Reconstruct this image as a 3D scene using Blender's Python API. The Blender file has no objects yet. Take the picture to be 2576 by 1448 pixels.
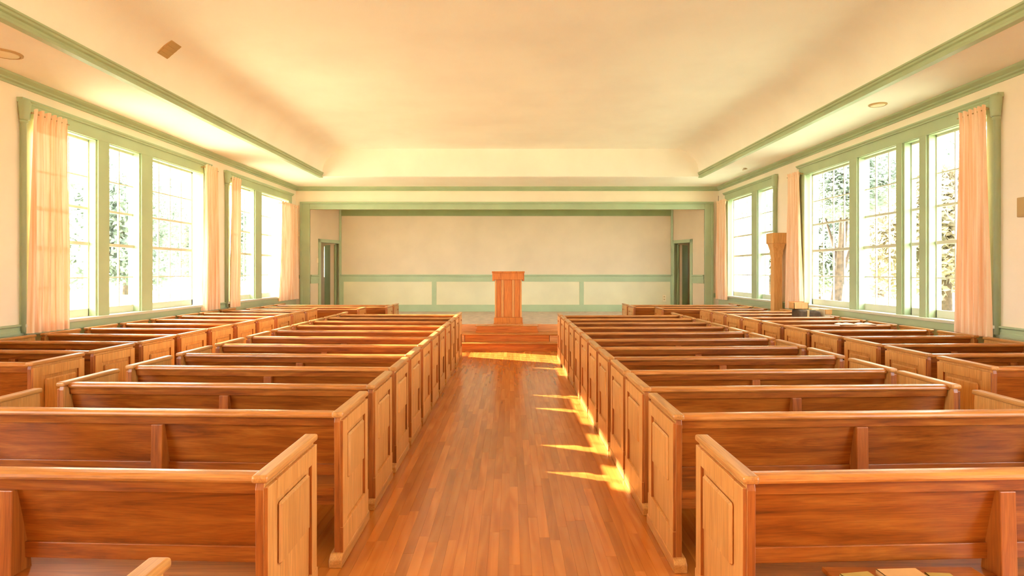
import bpy, bmesh, math, random
from mathutils import Vector, Matrix

random.seed(7)
scene = bpy.context.scene
C = scene.collection

# ------------------------------------------------------------------ camera
F_PX, CAM_H = 1500.0, 1.75
cam_data = bpy.data.cameras.new('camera')
cam_data.sensor_width = 36.0
cam_data.lens = 36.0 * F_PX / 2576.0
cam_data.shift_x = (1288 - 1284) / 2576.0
cam_data.shift_y = -(724 - 682) / 2576.0
cam_data.clip_end = 300
cam = bpy.data.objects.new('camera', cam_data)
cam.location = (0, 0, CAM_H)
cam.rotation_euler = (math.pi / 2, 0, 0)
C.objects.link(cam)
scene.camera = cam

# ------------------------------------------------------------------ light and exposure
world = bpy.data.worlds.new('sky')
scene.world = world
world.use_nodes = True
bg = world.node_tree.nodes['Background']
bg.inputs[0].default_value = (0.92, 0.97, 1.0, 1)
bg.inputs[1].default_value = 14.0

sun_data = bpy.data.lights.new('sun', 'SUN')
sun_data.energy = 42.0
sun_data.color = (1.0, 0.95, 0.86)
sun_data.angle = 0.012
sun = bpy.data.objects.new('sun', sun_data)
el = math.radians(24.2)
sd = Vector((0.90 * math.cos(el), -0.436 * math.cos(el), -math.sin(el)))
sun.rotation_euler = sd.to_track_quat('-Z', 'Y').to_euler()
sun.location = (-20, 25, 15)
C.objects.link(sun)

vs = scene.view_settings
scene.display_settings.display_device = 'sRGB'
vs.view_transform = 'Standard'
vs.look = 'None'
vs.gamma = 1.0
vs.use_curve_mapping = False
vs.exposure = 0.20
scene.cycles.use_denoising = True
scene.cycles.max_bounces = 14
scene.cycles.diffuse_bounces = 8
scene.cycles.transparent_max_bounces = 16
scene.cycles.sample_clamp_indirect = 12.0
scene.cycles.caustics_reflective = False
scene.cycles.caustics_refractive = False


# ------------------------------------------------------------------ materials
def lin(c):
    return tuple(((v / 255) / 12.92 if v / 255 <= 0.04045 else ((v / 255 + 0.055) / 1.055) ** 2.4) for v in c) + (1,)


def new_mat(name):
    m = bpy.data.materials.new(name)
    m.use_nodes = True
    nt = m.node_tree
    return m, nt, nt.nodes['Principled BSDF']


def node(nt, kind, **kw):
    n = nt.nodes.new(kind)
    for k, v in kw.items():
        setattr(n, k, v)
    return n


def paint(name, rgb, rough=0.6, var=0.05, scale=1.3, bump=0.02, bscale=180.0, coord='Object'):
    m, nt, b = new_mat(name)
    tc = node(nt, 'ShaderNodeTexCoord')
    nz = node(nt, 'ShaderNodeTexNoise')
    nz.inputs['Scale'].default_value = scale
    nz.inputs['Detail'].default_value = 5
    ramp = node(nt, 'ShaderNodeValToRGB')
    a = lin([max(0, v * (1 - var)) for v in rgb])
    c = lin([min(255, v * (1 + var * 0.5)) for v in rgb])
    ramp.color_ramp.elements[0].color = a
    ramp.color_ramp.elements[0].position = 0.3
    ramp.color_ramp.elements[1].color = c
    ramp.color_ramp.elements[1].position = 0.7
    nt.links.new(tc.outputs[coord], nz.inputs['Vector'])
    nt.links.new(nz.outputs['Fac'], ramp.inputs['Fac'])
    nt.links.new(ramp.outputs['Color'], b.inputs['Base Color'])
    b.inputs['Roughness'].default_value = rough
    if bump:
        n2 = node(nt, 'ShaderNodeTexNoise')
        n2.inputs['Scale'].default_value = bscale
        n2.inputs['Detail'].default_value = 3
        bp = node(nt, 'ShaderNodeBump')
        bp.inputs['Strength'].default_value = bump
        bp.inputs['Distance'].default_value = 0.02
        nt.links.new(tc.outputs[coord], n2.inputs['Vector'])
        nt.links.new(n2.outputs['Fac'], bp.inputs['Height'])
        nt.links.new(bp.outputs['Normal'], b.inputs['Normal'])
    return m


def wood(name, dark, mid, light, axis='x', rough=0.34, freq=1.0, rnd='object', coat=0.0, tone=0.0, coord='Object', bump=0.06, fine=1.0):
    """oiled oak: stretched noise streaks + figure, with an offset for every piece"""
    m, nt, b = new_mat(name)
    tc = node(nt, 'ShaderNodeTexCoord')
    geo = None
    info = node(nt, 'ShaderNodeObjectInfo')
    if rnd == 'object':
        rsock = info.outputs['Random']
    else:
        at = node(nt, 'ShaderNodeAttribute')
        at.attribute_name = 'rnd'
        rsock = at.outputs['Fac']
    mul = node(nt, 'ShaderNodeVectorMath', operation='SCALE')
    comb = node(nt, 'ShaderNodeCombineXYZ')
    for i in range(3):
        nt.links.new(rsock, comb.inputs[i])
    nt.links.new(comb.outputs[0], mul.inputs[0])
    mul.inputs['Scale'].default_value = 37.0
    add = node(nt, 'ShaderNodeVectorMath', operation='ADD')
    if coord == 'Position':
        geo = node(nt, 'ShaderNodeNewGeometry')
        nt.links.new(geo.outputs['Position'], add.inputs[0])
    else:
        nt.links.new(tc.outputs['Object'], add.inputs[0])
    nt.links.new(mul.outputs[0], add.inputs[1])
    mp = node(nt, 'ShaderNodeMapping')
    s = {'x': (1.1, 13, 13), 'y': (13, 1.1, 13), 'z': (13, 13, 1.1)}[axis]
    mp.inputs['Scale'].default_value = tuple(v * freq for v in s)
    nt.links.new(add.outputs[0], mp.inputs['Vector'])
    n1 = node(nt, 'ShaderNodeTexNoise')
    n1.inputs['Scale'].default_value = 1.0
    n1.inputs['Detail'].default_value = 6 if fine >= 1 else 1.2
    n1.inputs['Roughness'].default_value = 0.62
    n1.inputs['Distortion'].default_value = 1.3
    nt.links.new(mp.outputs[0], n1.inputs['Vector'])
    mp2 = node(nt, 'ShaderNodeMapping')
    s2 = {'x': (5, 150, 150), 'y': (150, 5, 150), 'z': (150, 150, 5)}[axis]
    mp2.inputs['Scale'].default_value = tuple(v * fine for v in s2)
    nt.links.new(add.outputs[0], mp2.inputs['Vector'])
    n2 = node(nt, 'ShaderNodeTexNoise')
    n2.inputs['Scale'].default_value = 1.0
    n2.inputs['Detail'].default_value = 3
    nt.links.new(mp2.outputs[0], n2.inputs['Vector'])
    ramp = node(nt, 'ShaderNodeValToRGB')
    e = ramp.color_ramp.elements
    e[0].position, e[0].color = 0.25, lin(dark)
    e[1].position, e[1].color = 0.75, lin(light)
    x = e.new(0.47)
    x.color = lin(mid)
    nt.links.new(n1.outputs['Fac'], ramp.inputs['Fac'])
    # fine pores darken slightly
    pr = node(nt, 'ShaderNodeMapRange')
    pr.inputs['From Min'].default_value = 0.35
    pr.inputs['From Max'].default_value = 0.6
    pr.inputs['To Min'].default_value = 0.80 if fine >= 1 else 0.95
    pr.inputs['To Max'].default_value = 1.04
    nt.links.new(n2.outputs['Fac'], pr.inputs['Value'])
    # piece to piece tone
    tr = node(nt, 'ShaderNodeMapRange')
    tr.inputs['To Min'].default_value = 1.0 - tone
    tr.inputs['To Max'].default_value = 1.0 + tone
    nt.links.new(rsock, tr.inputs['Value'])
    mm = node(nt, 'ShaderNodeMath', operation='MULTIPLY')
    nt.links.new(pr.outputs[0], mm.inputs[0])
    nt.links.new(tr.outputs[0], mm.inputs[1])
    mx = node(nt, 'ShaderNodeVectorMath', operation='SCALE')
    nt.links.new(ramp.outputs['Color'], mx.inputs[0])
    nt.links.new(mm.outputs[0], mx.inputs['Scale'])
    nt.links.new(mx.outputs[0], b.inputs['Base Color'])
    b.inputs['Roughness'].default_value = rough
    b.inputs['Coat Weight'].default_value = coat
    b.inputs['Coat Roughness'].default_value = 0.15
    if bump > 0:
        bp = node(nt, 'ShaderNodeBump')
        bp.inputs['Strength'].default_value = bump
        bp.inputs['Distance'].default_value = 0.004
        nt.links.new(n2.outputs['Fac'], bp.inputs['Height'])
        nt.links.new(bp.outputs['Normal'], b.inputs['Normal'])
    return m


def glass_mat():
    m, nt, b = new_mat('clear_glass')
    nt.nodes.remove(b)
    out = nt.nodes['Material Output']
    tr = node(nt, 'ShaderNodeBsdfTransparent')
    tr.inputs[0].default_value = (0.98, 0.995, 0.985, 1)
    gl = node(nt, 'ShaderNodeBsdfGlossy')
    gl.inputs['Roughness'].default_value = 0.02
    lw = node(nt, 'ShaderNodeLayerWeight')
    pw = node(nt, 'ShaderNodeMath', operation='POWER')
    pw.inputs[1].default_value = 5.0
    fr = node(nt, 'ShaderNodeMath', operation='MULTIPLY_ADD')
    fr.inputs[1].default_value = 0.5
    fr.inputs[2].default_value = 0.02
    nt.links.new(lw.outputs['Facing'], pw.inputs[0])
    nt.links.new(pw.outputs[0], fr.inputs[0])
    mx = node(nt, 'ShaderNodeMixShader')
    nt.links.new(fr.outputs[0], mx.inputs[0])
    nt.links.new(tr.outputs[0], mx.inputs[1])
    nt.links.new(gl.outputs[0], mx.inputs[2])
    nt.links.new(mx.outputs[0], out.inputs[0])
    return m


def cloth_mat(name, rgb, rgb2, transl=0.02):
    m, nt, b = new_mat(name)
    nt.nodes.remove(b)
    out = nt.nodes['Material Output']
    tc = node(nt, 'ShaderNodeTexCoord')
    mp = node(nt, 'ShaderNodeMapping')
    mp.inputs['Scale'].default_value = (30, 30, 0.6)
    nz = node(nt, 'ShaderNodeTexNoise')
    nz.inputs['Scale'].default_value = 1.0
    nz.inputs['Detail'].default_value = 3
    ramp = node(nt, 'ShaderNodeValToRGB')
    ramp.color_ramp.elements[0].position = 0.35
    ramp.color_ramp.elements[0].color = lin(rgb2)
    ramp.color_ramp.elements[1].position = 0.62
    ramp.color_ramp.elements[1].color = lin(rgb)
    nt.links.new(tc.outputs['Object'], mp.inputs['Vector'])
    nt.links.new(mp.outputs[0], nz.inputs['Vector'])
    nt.links.new(nz.outputs['Fac'], ramp.inputs['Fac'])
    d = node(nt, 'ShaderNodeBsdfDiffuse')
    t = node(nt, 'ShaderNodeBsdfTranslucent')
    nt.links.new(ramp.outputs['Color'], d.inputs['Color'])
    nt.links.new(ramp.outputs['Color'], t.inputs['Color'])
    mx = node(nt, 'ShaderNodeMixShader')
    mx.inputs[0].default_value = transl
    nt.links.new(d.outputs[0], mx.inputs[1])
    nt.links.new(t.outputs[0], mx.inputs[2])
    nt.links.new(mx.outputs[0], out.inputs[0])
    return m


M = {}
M['wall'] = paint('cream_wall_paint', (248, 236, 214), 0.75, 0.02)
M['ceiling'] = paint('cream_ceiling_plaster', (254, 250, 241), 0.85, 0.025, 0.9, 0.12, 90)
M['stage_wall'] = paint('cream_stage_paint', (222, 206, 176), 0.75, 0.03)
M['green'] = paint('sage_green_trim_paint', (174, 192, 154), 0.42, 0.04, 2.0)
M['green_dark'] = paint('deep_sage_door_paint', (140, 156, 104), 0.5, 0.05, 2.0)
M['wainscot'] = paint('pale_sage_wainscot_paint', (196, 202, 160), 0.6, 0.03)
M['stage_panel'] = paint('pale_green_cream_panel_paint', (222, 216, 180), 0.65, 0.03)
M['sash'] = paint('off_white_sash_paint', (206, 208, 188), 0.45, 0.03, 3.0)
M['carpet'] = paint('tan_stage_carpet', (206, 188, 164), 0.95, 0.1, 6.0, 0.3, 300)
M['white_plastic'] = paint('ivory_plastic', (240, 226, 190), 0.45, 0.02)
M['tan_plate'] = paint('tan_painted_metal', (196, 164, 108), 0.5, 0.04)
M['grass'] = paint('sunlit_grass', (196, 196, 160), 0.9, 0.2, 0.6, 0.3, 8)
M['bark'] = paint('brown_bark', (92, 74, 58), 0.9, 0.3, 9.0, 0.4, 30)
M['glass'] = glass_mat()
M['curtain'] = cloth_mat('peach_curtain_cloth', (250, 224, 194), (240, 194, 150))  # weave streaks, contrast raised to imitate shade in the pleats
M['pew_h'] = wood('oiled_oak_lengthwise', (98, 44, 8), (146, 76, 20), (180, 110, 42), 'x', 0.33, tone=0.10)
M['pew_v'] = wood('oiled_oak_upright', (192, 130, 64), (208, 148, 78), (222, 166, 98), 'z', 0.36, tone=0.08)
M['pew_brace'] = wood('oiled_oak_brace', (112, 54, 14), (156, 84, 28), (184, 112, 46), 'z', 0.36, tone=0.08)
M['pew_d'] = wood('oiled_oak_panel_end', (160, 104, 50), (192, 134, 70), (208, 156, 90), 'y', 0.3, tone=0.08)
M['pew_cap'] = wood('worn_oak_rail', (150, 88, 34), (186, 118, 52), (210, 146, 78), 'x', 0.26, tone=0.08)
M['plank'] = wood('oak_floor_plank', (174, 102, 38), (188, 114, 44), (200, 128, 54), 'y', 0.24, 0.8, 'object', 0.25, 0.17, 'Position', 0.0, 0.12)
M['plank_mass'] = wood('oak_floor_planks', (174, 102, 38), (188, 114, 44), (200, 128, 54), 'y', 0.24, 0.8, 'attr', 0.25, 0.17, 'Position', 0.0, 0.12)
M['step'] = wood('orange_step_wood', (168, 80, 26), (200, 108, 40), (220, 134, 58), 'x', 0.3, tone=0.1)
M['step_light'] = wood('pale_step_wood', (200, 130, 74), (222, 156, 98), (234, 176, 120), 'x', 0.35, tone=0.05)
M['pulpit'] = wood('orange_pulpit_oak', (170, 92, 30), (198, 116, 44), (214, 138, 62), 'z', 0.32, tone=0.05)
M['post'] = wood('honey_post_wood', (208, 148, 80), (226, 170, 100), (236, 188, 120), 'z', 0.45)
M['paper'] = paint('aged_paper', (238, 226, 196), 0.8, 0.05, 8)
M['paper_tan'] = paint('tan_paper', (206, 160, 98), 0.75, 0.06, 8)
M['olive_cover'] = paint('olive_book_cover', (178, 150, 74), 0.6, 0.06, 8)
M['canvas'] = paint('dark_brown_canvas', (92, 72, 50), 0.85, 0.2, 14, 0.3, 120)
M['metal'] = paint('dull_brass', (170, 140, 84), 0.35, 0.05)


def leaf_mat(name, c1, c2):
    m, nt, b = new_mat(name)
    nt.nodes.remove(b)
    out = nt.nodes['Material Output']
    geo = node(nt, 'ShaderNodeNewGeometry')
    nz = node(nt, 'ShaderNodeTexNoise')
    nz.inputs['Scale'].default_value = 1.7
    nt.links.new(geo.outputs['Position'], nz.inputs['Vector'])
    ramp = node(nt, 'ShaderNodeValToRGB')
    ramp.color_ramp.elements[0].position = 0.35
    ramp.color_ramp.elements[0].color = lin(c1)
    ramp.color_ramp.elements[1].position = 0.65
    ramp.color_ramp.elements[1].color = lin(c2)
    nt.links.new(nz.outputs['Fac'], ramp.inputs['Fac'])
    d = node(nt, 'ShaderNodeBsdfDiffuse')
    t = node(nt, 'ShaderNodeBsdfTranslucent')
    nt.links.new(ramp.outputs['Color'], d.inputs['Color'])
    nt.links.new(ramp.outputs['Color'], t.inputs['Color'])
    mx = node(nt, 'ShaderNodeMixShader')
    mx.inputs[0].default_value = 0.4
    nt.links.new(d.outputs[0], mx.inputs[1])
    nt.links.new(t.outputs[0], mx.inputs[2])
    nt.links.new(mx.outputs[0], out.inputs[0])
    return m


M['leaf_a'] = leaf_mat('pale_green_leaves', (134, 144, 133), (172, 180, 162))
M['leaf_b'] = leaf_mat('yellow_autumn_leaves', (160, 152, 130), (194, 182, 154))


# ------------------------------------------------------------------ mesh helpers
class MB:
    def __init__(self):
        self.v, self.f = [], []

    def box(self, x0, x1, y0, y1, z0, z1):
        n = len(self.v)
        x0, x1 = min(x0, x1), max(x0, x1)
        y0, y1 = min(y0, y1), max(y0, y1)
        z0, z1 = min(z0, z1), max(z0, z1)
        self.v += [(x0, y0, z0), (x1, y0, z0), (x1, y1, z0), (x0, y1, z0), (x0, y0, z1), (x1, y0, z1), (x1, y1, z1), (x0, y1, z1)]
        self.f += [tuple(n + i for i in q) for q in ((0, 3, 2, 1), (4, 5, 6, 7), (0, 1, 5, 4), (1, 2, 6, 5), (2, 3, 7, 6), (3, 0, 4, 7))]
        return self

    def prism(self, pts, axis, a, b):
        """outline in the two other axes (cyclic order), extruded from a to b along axis"""
        n = len(self.v)
        k = len(pts)
        for t in (a, b):
            for p, q in pts:
                self.v.append({'x': (t, p, q), 'y': (p, t, q), 'z': (p, q, t)}[axis])
        self.f.append(tuple(n + i for i in range(k)))
        self.f.append(tuple(n + k + i for i in reversed(range(k))))
        for i in range(k):
            j = (i + 1) % k
            self.f.append((n + i, n + k + i, n + k + j, n + j))
        return self

    def sweep(self, prof, path_fn, ts):
        pass

    def lathe(self, prof, cx, cy, seg=16):
        n = len(self.v)
        for r, z in prof:
            for i in range(seg):
                a = 2 * math.pi * i / seg
                self.v.append((cx + r * math.cos(a), cy + r * math.sin(a), z))
        for j in range(len(prof) - 1):
            for i in range(seg):
                k = (i + 1) % seg
                self.f.append((n + j * seg + i, n + j * seg + k, n + (j + 1) * seg + k, n + (j + 1) * seg + i))
        self.f.append(tuple(n + i for i in reversed(range(seg))))
        self.f.append(tuple(n + (len(prof) - 1) * seg + i for i in range(seg)))
        return self

    def shear(self, k):
        self.v = [(x, y + k * abs(x), z) for x, y, z in self.v]
        return self

    def mesh(self, name, mat, bevel=0.0, smooth=False, segs=2):
        me = bpy.data.meshes.new(name)
        bm = bmesh.new()
        vs_ = [bm.verts.new(p) for p in self.v]
        for f in self.f:
            try:
                bm.faces.new([vs_[i] for i in f])
            except ValueError:
                pass
        bmesh.ops.recalc_face_normals(bm, faces=bm.faces)
        if bevel:
            es = [e for e in bm.edges if len(e.link_faces) == 2 and e.calc_face_angle(0) > 0.6]
            bmesh.ops.bevel(bm, geom=es, offset=bevel, segments=segs, affect='EDGES', profile=0.5, clamp_overlap=True)
        bm.to_mesh(me)
        bm.free()
        me.materials.append(mat)
        if smooth:
            me.polygons.foreach_set('use_smooth', [True] * len(me.polygons))
        return me


def link(name, me, parent=None, loc=None):
    o = bpy.data.objects.new(name, me)
    C.objects.link(o)
    if parent is not None:
        o.parent = parent
    if loc is not None:
        o.location = loc
    return o


def empty(name, loc=(0, 0, 0), rz=0.0):
    o = bpy.data.objects.new(name, None)
    o.empty_display_size = 0.1
    C.objects.link(o)
    o.location = loc
    o.rotation_euler = (0, 0, rz)
    return o


def tag(o, label, cat, group=None):
    o['label'] = label
    o['category'] = cat
    if group:
        o['group'] = group
    return o


def struct(name, me, label=None):
    o = link(name, me)
    o['kind'] = 'structure'
    if label:
        o['label'] = label
    return o


UNIT = {}


def ubox(name, mat, parent, x0, x1, y0, y1, z0, z1):
    """a box that shares one unit mesh per material, placed by location and scale"""
    key = mat.name
    if key not in UNIT:
        UNIT[key] = MB().box(-.5, .5, -.5, .5, -.5, .5).mesh('box_' + key, mat)
    o = link(name, UNIT[key], parent)
    o.location = ((x0 + x1) / 2, (y0 + y1) / 2, (z0 + z1) / 2)
    o.scale = (abs(x1 - x0), abs(y1 - y0), abs(z1 - z0))
    return o


# ------------------------------------------------------------------ the room
XL, XR = -6.145, 5.975          # inner faces of the side walls
Y_BACK, Y_PRO = -4.0, 17.1      # rear wall, proscenium wall
Z_SOF, Z_CEIL = 4.17, 4.90
WT = 0.28
SILL, HEAD = 1.09, 3.72
banks = {
    1: dict(side=-1, y0=7.62, y1=11.92, mull=[(8.86, 9.10), (9.90, 10.20)],
            units=[(7.64, 8.86, 3), (9.10, 9.96, 2), (10.20, 11.72, 4)]),
    2: dict(side=-1, y0=12.98, y1=16.5, mull=[(14.32, 14.68)],
            units=[(13.0, 14.4, 4), (14.68, 16.3, 5)]),
    3: dict(side=1, y0=7.42, y1=12.10, mull=[(8.54, 8.68), (9.07, 9.20), (10.25, 10.47)],
            units=[(7.44, 8.54, 3), (8.68, 9.07, 1), (9.20, 10.32, 3), (10.47, 12.02, 4)]),
    4: dict(side=1, y0=13.5, y1=16.35, mull=[(14.40, 14.70)],
            units=[(13.54, 14.62, 3), (14.70, 16.25, 5)]),
    5: dict(side=-1, y0=-2.4, y1=2.6, mull=[(0.0, 0.3)], units=[(-2.38, 0.0, 1), (0.3, 2.58, 1)]),  # this bank and the next are unseen, added for fill light
    6: dict(side=1, y0=-2.4, y1=2.6, mull=[(0.0, 0.3)], units=[(-2.38, 0.0, 1), (0.3, 2.58, 1)]),
}


def side_wall(side):
    mb = MB()
    xi = XL if side < 0 else XR
    xo = xi + side * WT
    ops = sorted([(b['y0'], b['y1']) for b in banks.values() if b['side'] == side])
    y = Y_BACK
    for a, b in ops:
        mb.box(xi, xo, y, a, -0.05, Z_SOF + 0.05)
        mb.box(xi, xo, a, b, -0.05, SILL - 0.05)
        mb.box(xi, xo, a, b, HEAD, Z_SOF + 0.05)
        y = b
    mb.box(xi, xo, y, Y_PRO + 0.25, -0.05, Z_SOF + 0.05)
    return mb.mesh('wall', M['wall'])


struct('wall_left', side_wall(-1))
struct('wall_right', side_wall(1))
struct('wall_back', MB().box(XL - WT, XR + WT, Y_BACK - 0.25, Y_BACK, -0.05, 4.9).mesh('wall', M['wall']))

# proscenium wall around the stage opening
OX0, OX1, OZ = -5.745, 5.56, 3.52
mb = MB()
mb.box(XL - WT, OX0, Y_PRO, Y_PRO + 0.06, -0.05, Z_SOF + 0.05)
mb.box(OX1, XR + WT, Y_PRO, Y_PRO + 0.06, -0.05, Z_SOF + 0.05)
mb.box(OX0, OX1, Y_PRO, Y_PRO + 0.06, OZ, Z_SOF + 0.05)
mb.box(OX0, -2.85, Y_PRO, Y_PRO + 0.06, -0.05, 0.47)
mb.box(2.85, OX1, Y_PRO, Y_PRO + 0.06, -0.05, 0.47)
struct('wall_front', mb.mesh('wall', M['wall']))

# ceiling: flat tray with coved sides, end face above the far soffit
TX0, TX1, TY = -4.86, 4.87, 15.35
CR = 0.62


def ceiling_mesh():
    me = bpy.data.meshes.new('ceiling')
    bm = bmesh.new()
    prof = []
    n = 18
    for i in range(n + 1):
        a = math.pi / 2 * i / n
        prof.append((TX0 + 0.02 + CR * (1 - math.cos(a)), Z_SOF + 0.10 + (Z_CEIL - Z_SOF - 0.10) * math.sin(a)))
    prof2 = []
    for i in range(n + 1):
        a = math.pi / 2 * (1 - i / n)
        prof2.append((TX1 - 0.02 - CR * (1 - math.cos(a)), Z_SOF + 0.10 + (Z_CEIL - Z_SOF - 0.10) * math.sin(a)))
    prof = prof + prof2
    rows = []
    for y in (Y_BACK, TY):
        rows.append([bm.verts.new((x, y, z)) for x, z in prof])
    for i in range(len(prof) - 1):
        f = bm.faces.new((rows[0][i], rows[0][i + 1], rows[1][i + 1], rows[1][i]))
        f.smooth = True
    # end face of the tray and its rounded lower edge
    lower = []
    ev = [(TX0, TY)]
    pts = []
    ea, eb = 0.12, 0.025
    prof_e = [(TY, Z_CEIL)] + [(TY + ea * (1 - math.cos(math.pi / 2 * k / 12)), Z_SOF + eb * (1 - math.sin(math.pi / 2 * k / 12))) for k in range(13)] + [(Y_PRO, Z_SOF)]
    cols = []
    for x in (TX0, TX1):
        cols.append([bm.verts.new((x, y, z)) for y, z in prof_e])
    for i in range(len(prof_e) - 1):
        f = bm.faces.new((cols[0][i], cols[1][i], cols[1][i + 1], cols[0][i + 1]))
        f.smooth = i > 0
    for x in (TX0, TX1):
        bm.faces.new([bm.verts.new((x, y, z)) for y, z in prof_e[1:-1]] + [bm.verts.new((x, TY, Z_SOF))])
    bmesh.ops.recalc_face_normals(bm, faces=bm.faces)
    bm.to_mesh(me)
    bm.free()
    me.materials.append(M['ceiling'])
    return me


struct('ceiling', ceiling_mesh())
mb = MB()
mb.box(XL - WT, TX0, Y_BACK, Y_PRO, Z_SOF, Z_SOF + 0.04)
mb.box(TX1, XR + WT, Y_BACK, Y_PRO, Z_SOF, Z_SOF + 0.04)
struct('ceiling', mb.mesh('soffit', M['ceiling']))
# roof slab that closes the building from above
struct('ceiling', MB().box(XL - WT, XR + WT, Y_BACK - 0.25, Y_PRO + 0.1, Z_CEIL + 0.02, Z_CEIL + 0.22).mesh('roof_slab', M['wall']))
mb = MB()
mb.box(XL - WT, XL - WT + 0.1, Y_BACK, Y_PRO, Z_SOF, Z_CEIL + 0.05)
mb.box(XR + WT - 0.1, XR + WT, Y_BACK, Y_PRO, Z_SOF, Z_CEIL + 0.05)
mb.box(XL - WT, XR + WT, Y_PRO, Y_PRO + 0.06, Z_SOF, Z_CEIL + 0.05)
struct('wall_upper', mb.mesh('upper_wall', M['wall']))


def trim(n, mb, mat=None, bevel=0.0):
    return struct('trim_%d' % n, mb.mesh('trim', mat or M['green'], bevel))


# green moulded edge of the tray (both long sides)
def tray_edge(x, s):
    # s: +1 moulding faces +x (left side of the room), -1 faces -x
    pr = [(p, z + 0.04) for p, z in [(0, 4.105), (0.085, 4.105), (0.085, 4.135), (0.07, 4.145), (0.07, 4.175), (0.09, 4.19), (0.09, 4.215), (0.105, 4.225), (0.105, 4.245), (0, 4.245)]]
    return MB().prism([(x + s * (p - 0.04), z) for p, z in pr], 'y', Y_BACK, TY - 0.04)


trim(1, tray_edge(TX0, 1))
trim(2, tray_edge(TX1, -1))


# crown mouldings
def crown_prof(s):
    return [(0, 4.05), (0.02, 4.05), (0.02, 4.078), (0.045, 4.09), (0.045, 4.11), (0.075, 4.13), (0.095, 4.145), (0.095, 4.175), (0, 4.175)]


trim(3, MB().prism([(XL + p, z) for p, z in crown_prof(1)], 'y', Y_BACK, Y_PRO))
trim(4, MB().prism([(XR - p, z) for p, z in crown_prof(1)], 'y', Y_BACK, Y_PRO))
trim(5, MB().prism([(Y_PRO - p, z) for p, z in crown_prof(1)], 'x', XL, XR))

# proscenium frame
mb = MB()
mb.box(-6.0, OX0, Y_PRO - 0.04, Y_PRO + 0.02, 0.0, 3.68)
mb.box(-6.02, -5.96, Y_PRO - 0.06, Y_PRO, 0.0, 3.68)
trim(6, mb, bevel=0.006)
mb = MB()
mb.box(OX1, 5.79, Y_PRO - 0.04, Y_PRO + 0.02, 0.0, 3.68)
mb.box(5.75, 5.81, Y_PRO - 0.06, Y_PRO, 0.0, 3.68)
trim(7, mb, bevel=0.006)
mb = MB()
mb.box(OX0 + 0.001, OX1 - 0.001, Y_PRO - 0.041, Y_PRO + 0.02, OZ, 3.68)
mb.box(-6.02, 5.81, Y_PRO - 0.065, Y_PRO, 3.68, 3.735)
trim(8, mb, bevel=0.006)

# wainscot, chair rail and baseboard on the side walls
for k, (xi, s) in enumerate(((XL, 1), (XR, -1))):
    o = struct('trim_%d' % (9 + k), MB().box(xi, xi + s * 0.012, Y_BACK, Y_PRO - 0.02, 0.12, 0.985).mesh('wainscot', M['wainscot']))
    mb = MB()
    mb.prism([(xi, 0.96), (xi + s * 0.03, 0.96), (xi + s * 0.03, 1.0), (xi + s * 0.022, 1.01), (xi + s * 0.022, 1.05), (xi + s * 0.045, 1.065), (xi + s * 0.045, 1.085), (xi, 1.085)], 'y', Y_BACK, Y_PRO)
    trim(11 + k, mb)
    o = struct('baseboard_left' if s > 0 else 'baseboard_right', MB().box(xi, xi + s * 0.022, Y_BACK, Y_PRO - 0.02, 0.0, 0.12).mesh('baseboard', M['green']))
# bits of chair rail beside the stage frame
mb = MB().box(XL, -6.02, Y_PRO - 0.03, Y_PRO, 1.54, 1.64)
trim(13, mb)
mb = MB().box(5.81, XR, Y_PRO - 0.03, Y_PRO, 1.0, 1.12)
trim(14, mb)

# ------------------------------------------------------------------ floor with planks
floor = struct('floor', MB().box(XL - WT, XR + WT, Y_BACK - 0.2, 18.6, -0.12, -0.014).mesh('floor', M['plank_mass']))
PW = 0.066
plank_unit = MB().box(-.5, .5, -.5, .5, -.5, .5).mesh('plank', M['plank'])
rest = MB()
rest_r = []
cand = []
x = XL
col = 0
while x < XR:
    y = Y_BACK - random.random() * 1.2
    while y < 17.0:
        L = random.uniform(0.75, 1.5)
        cand.append((x, y, L))
        y += L
    x += PW
near = []
for i, (x, y, L) in enumerate(cand):
    if x + PW > -1.02 and x < 1.0 and y + L > 2.75 and y < 13.0:
        near.append((max(y, 0), i))
near.sort()
chosen = set(i for _, i in near[:298])
gap = 0.0007
for i, (x, y, L) in enumerate(cand):
    dz = random.uniform(-0.0005, 0.0005)
    y0, y1 = max(y, Y_BACK), min(y + L, Y_PRO)
    if y1 - y0 < 0.02:
        continue
    x1 = min(x + PW, XR)
    if i in chosen:
        o = link('plank', plank_unit, floor)
        o.location = ((x + x1) / 2, (y0 + y1) / 2, -0.007 + dz)
        o.scale = (x1 - x - gap, y1 - y0 - gap, 0.014)
    else:
        rest.box(x + gap / 2, x1 - gap / 2, y0 + gap / 2, y1 - gap / 2, -0.014, dz)
        rest_r += [random.random()] * 8
me = bpy.data.meshes.new('planks')
me.from_pydata(rest.v, [], rest.f)
me.materials.append(M['plank_mass'])
at = me.attributes.new('rnd', 'FLOAT', 'POINT')
at.data.foreach_set('value', rest_r)
o = link('planks', me, floor)
o['kind'] = 'stuff'

# ------------------------------------------------------------------ windows
ROWS = [1.20, 1.655, 2.157, 2.68, 3.145, 3.66]


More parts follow.
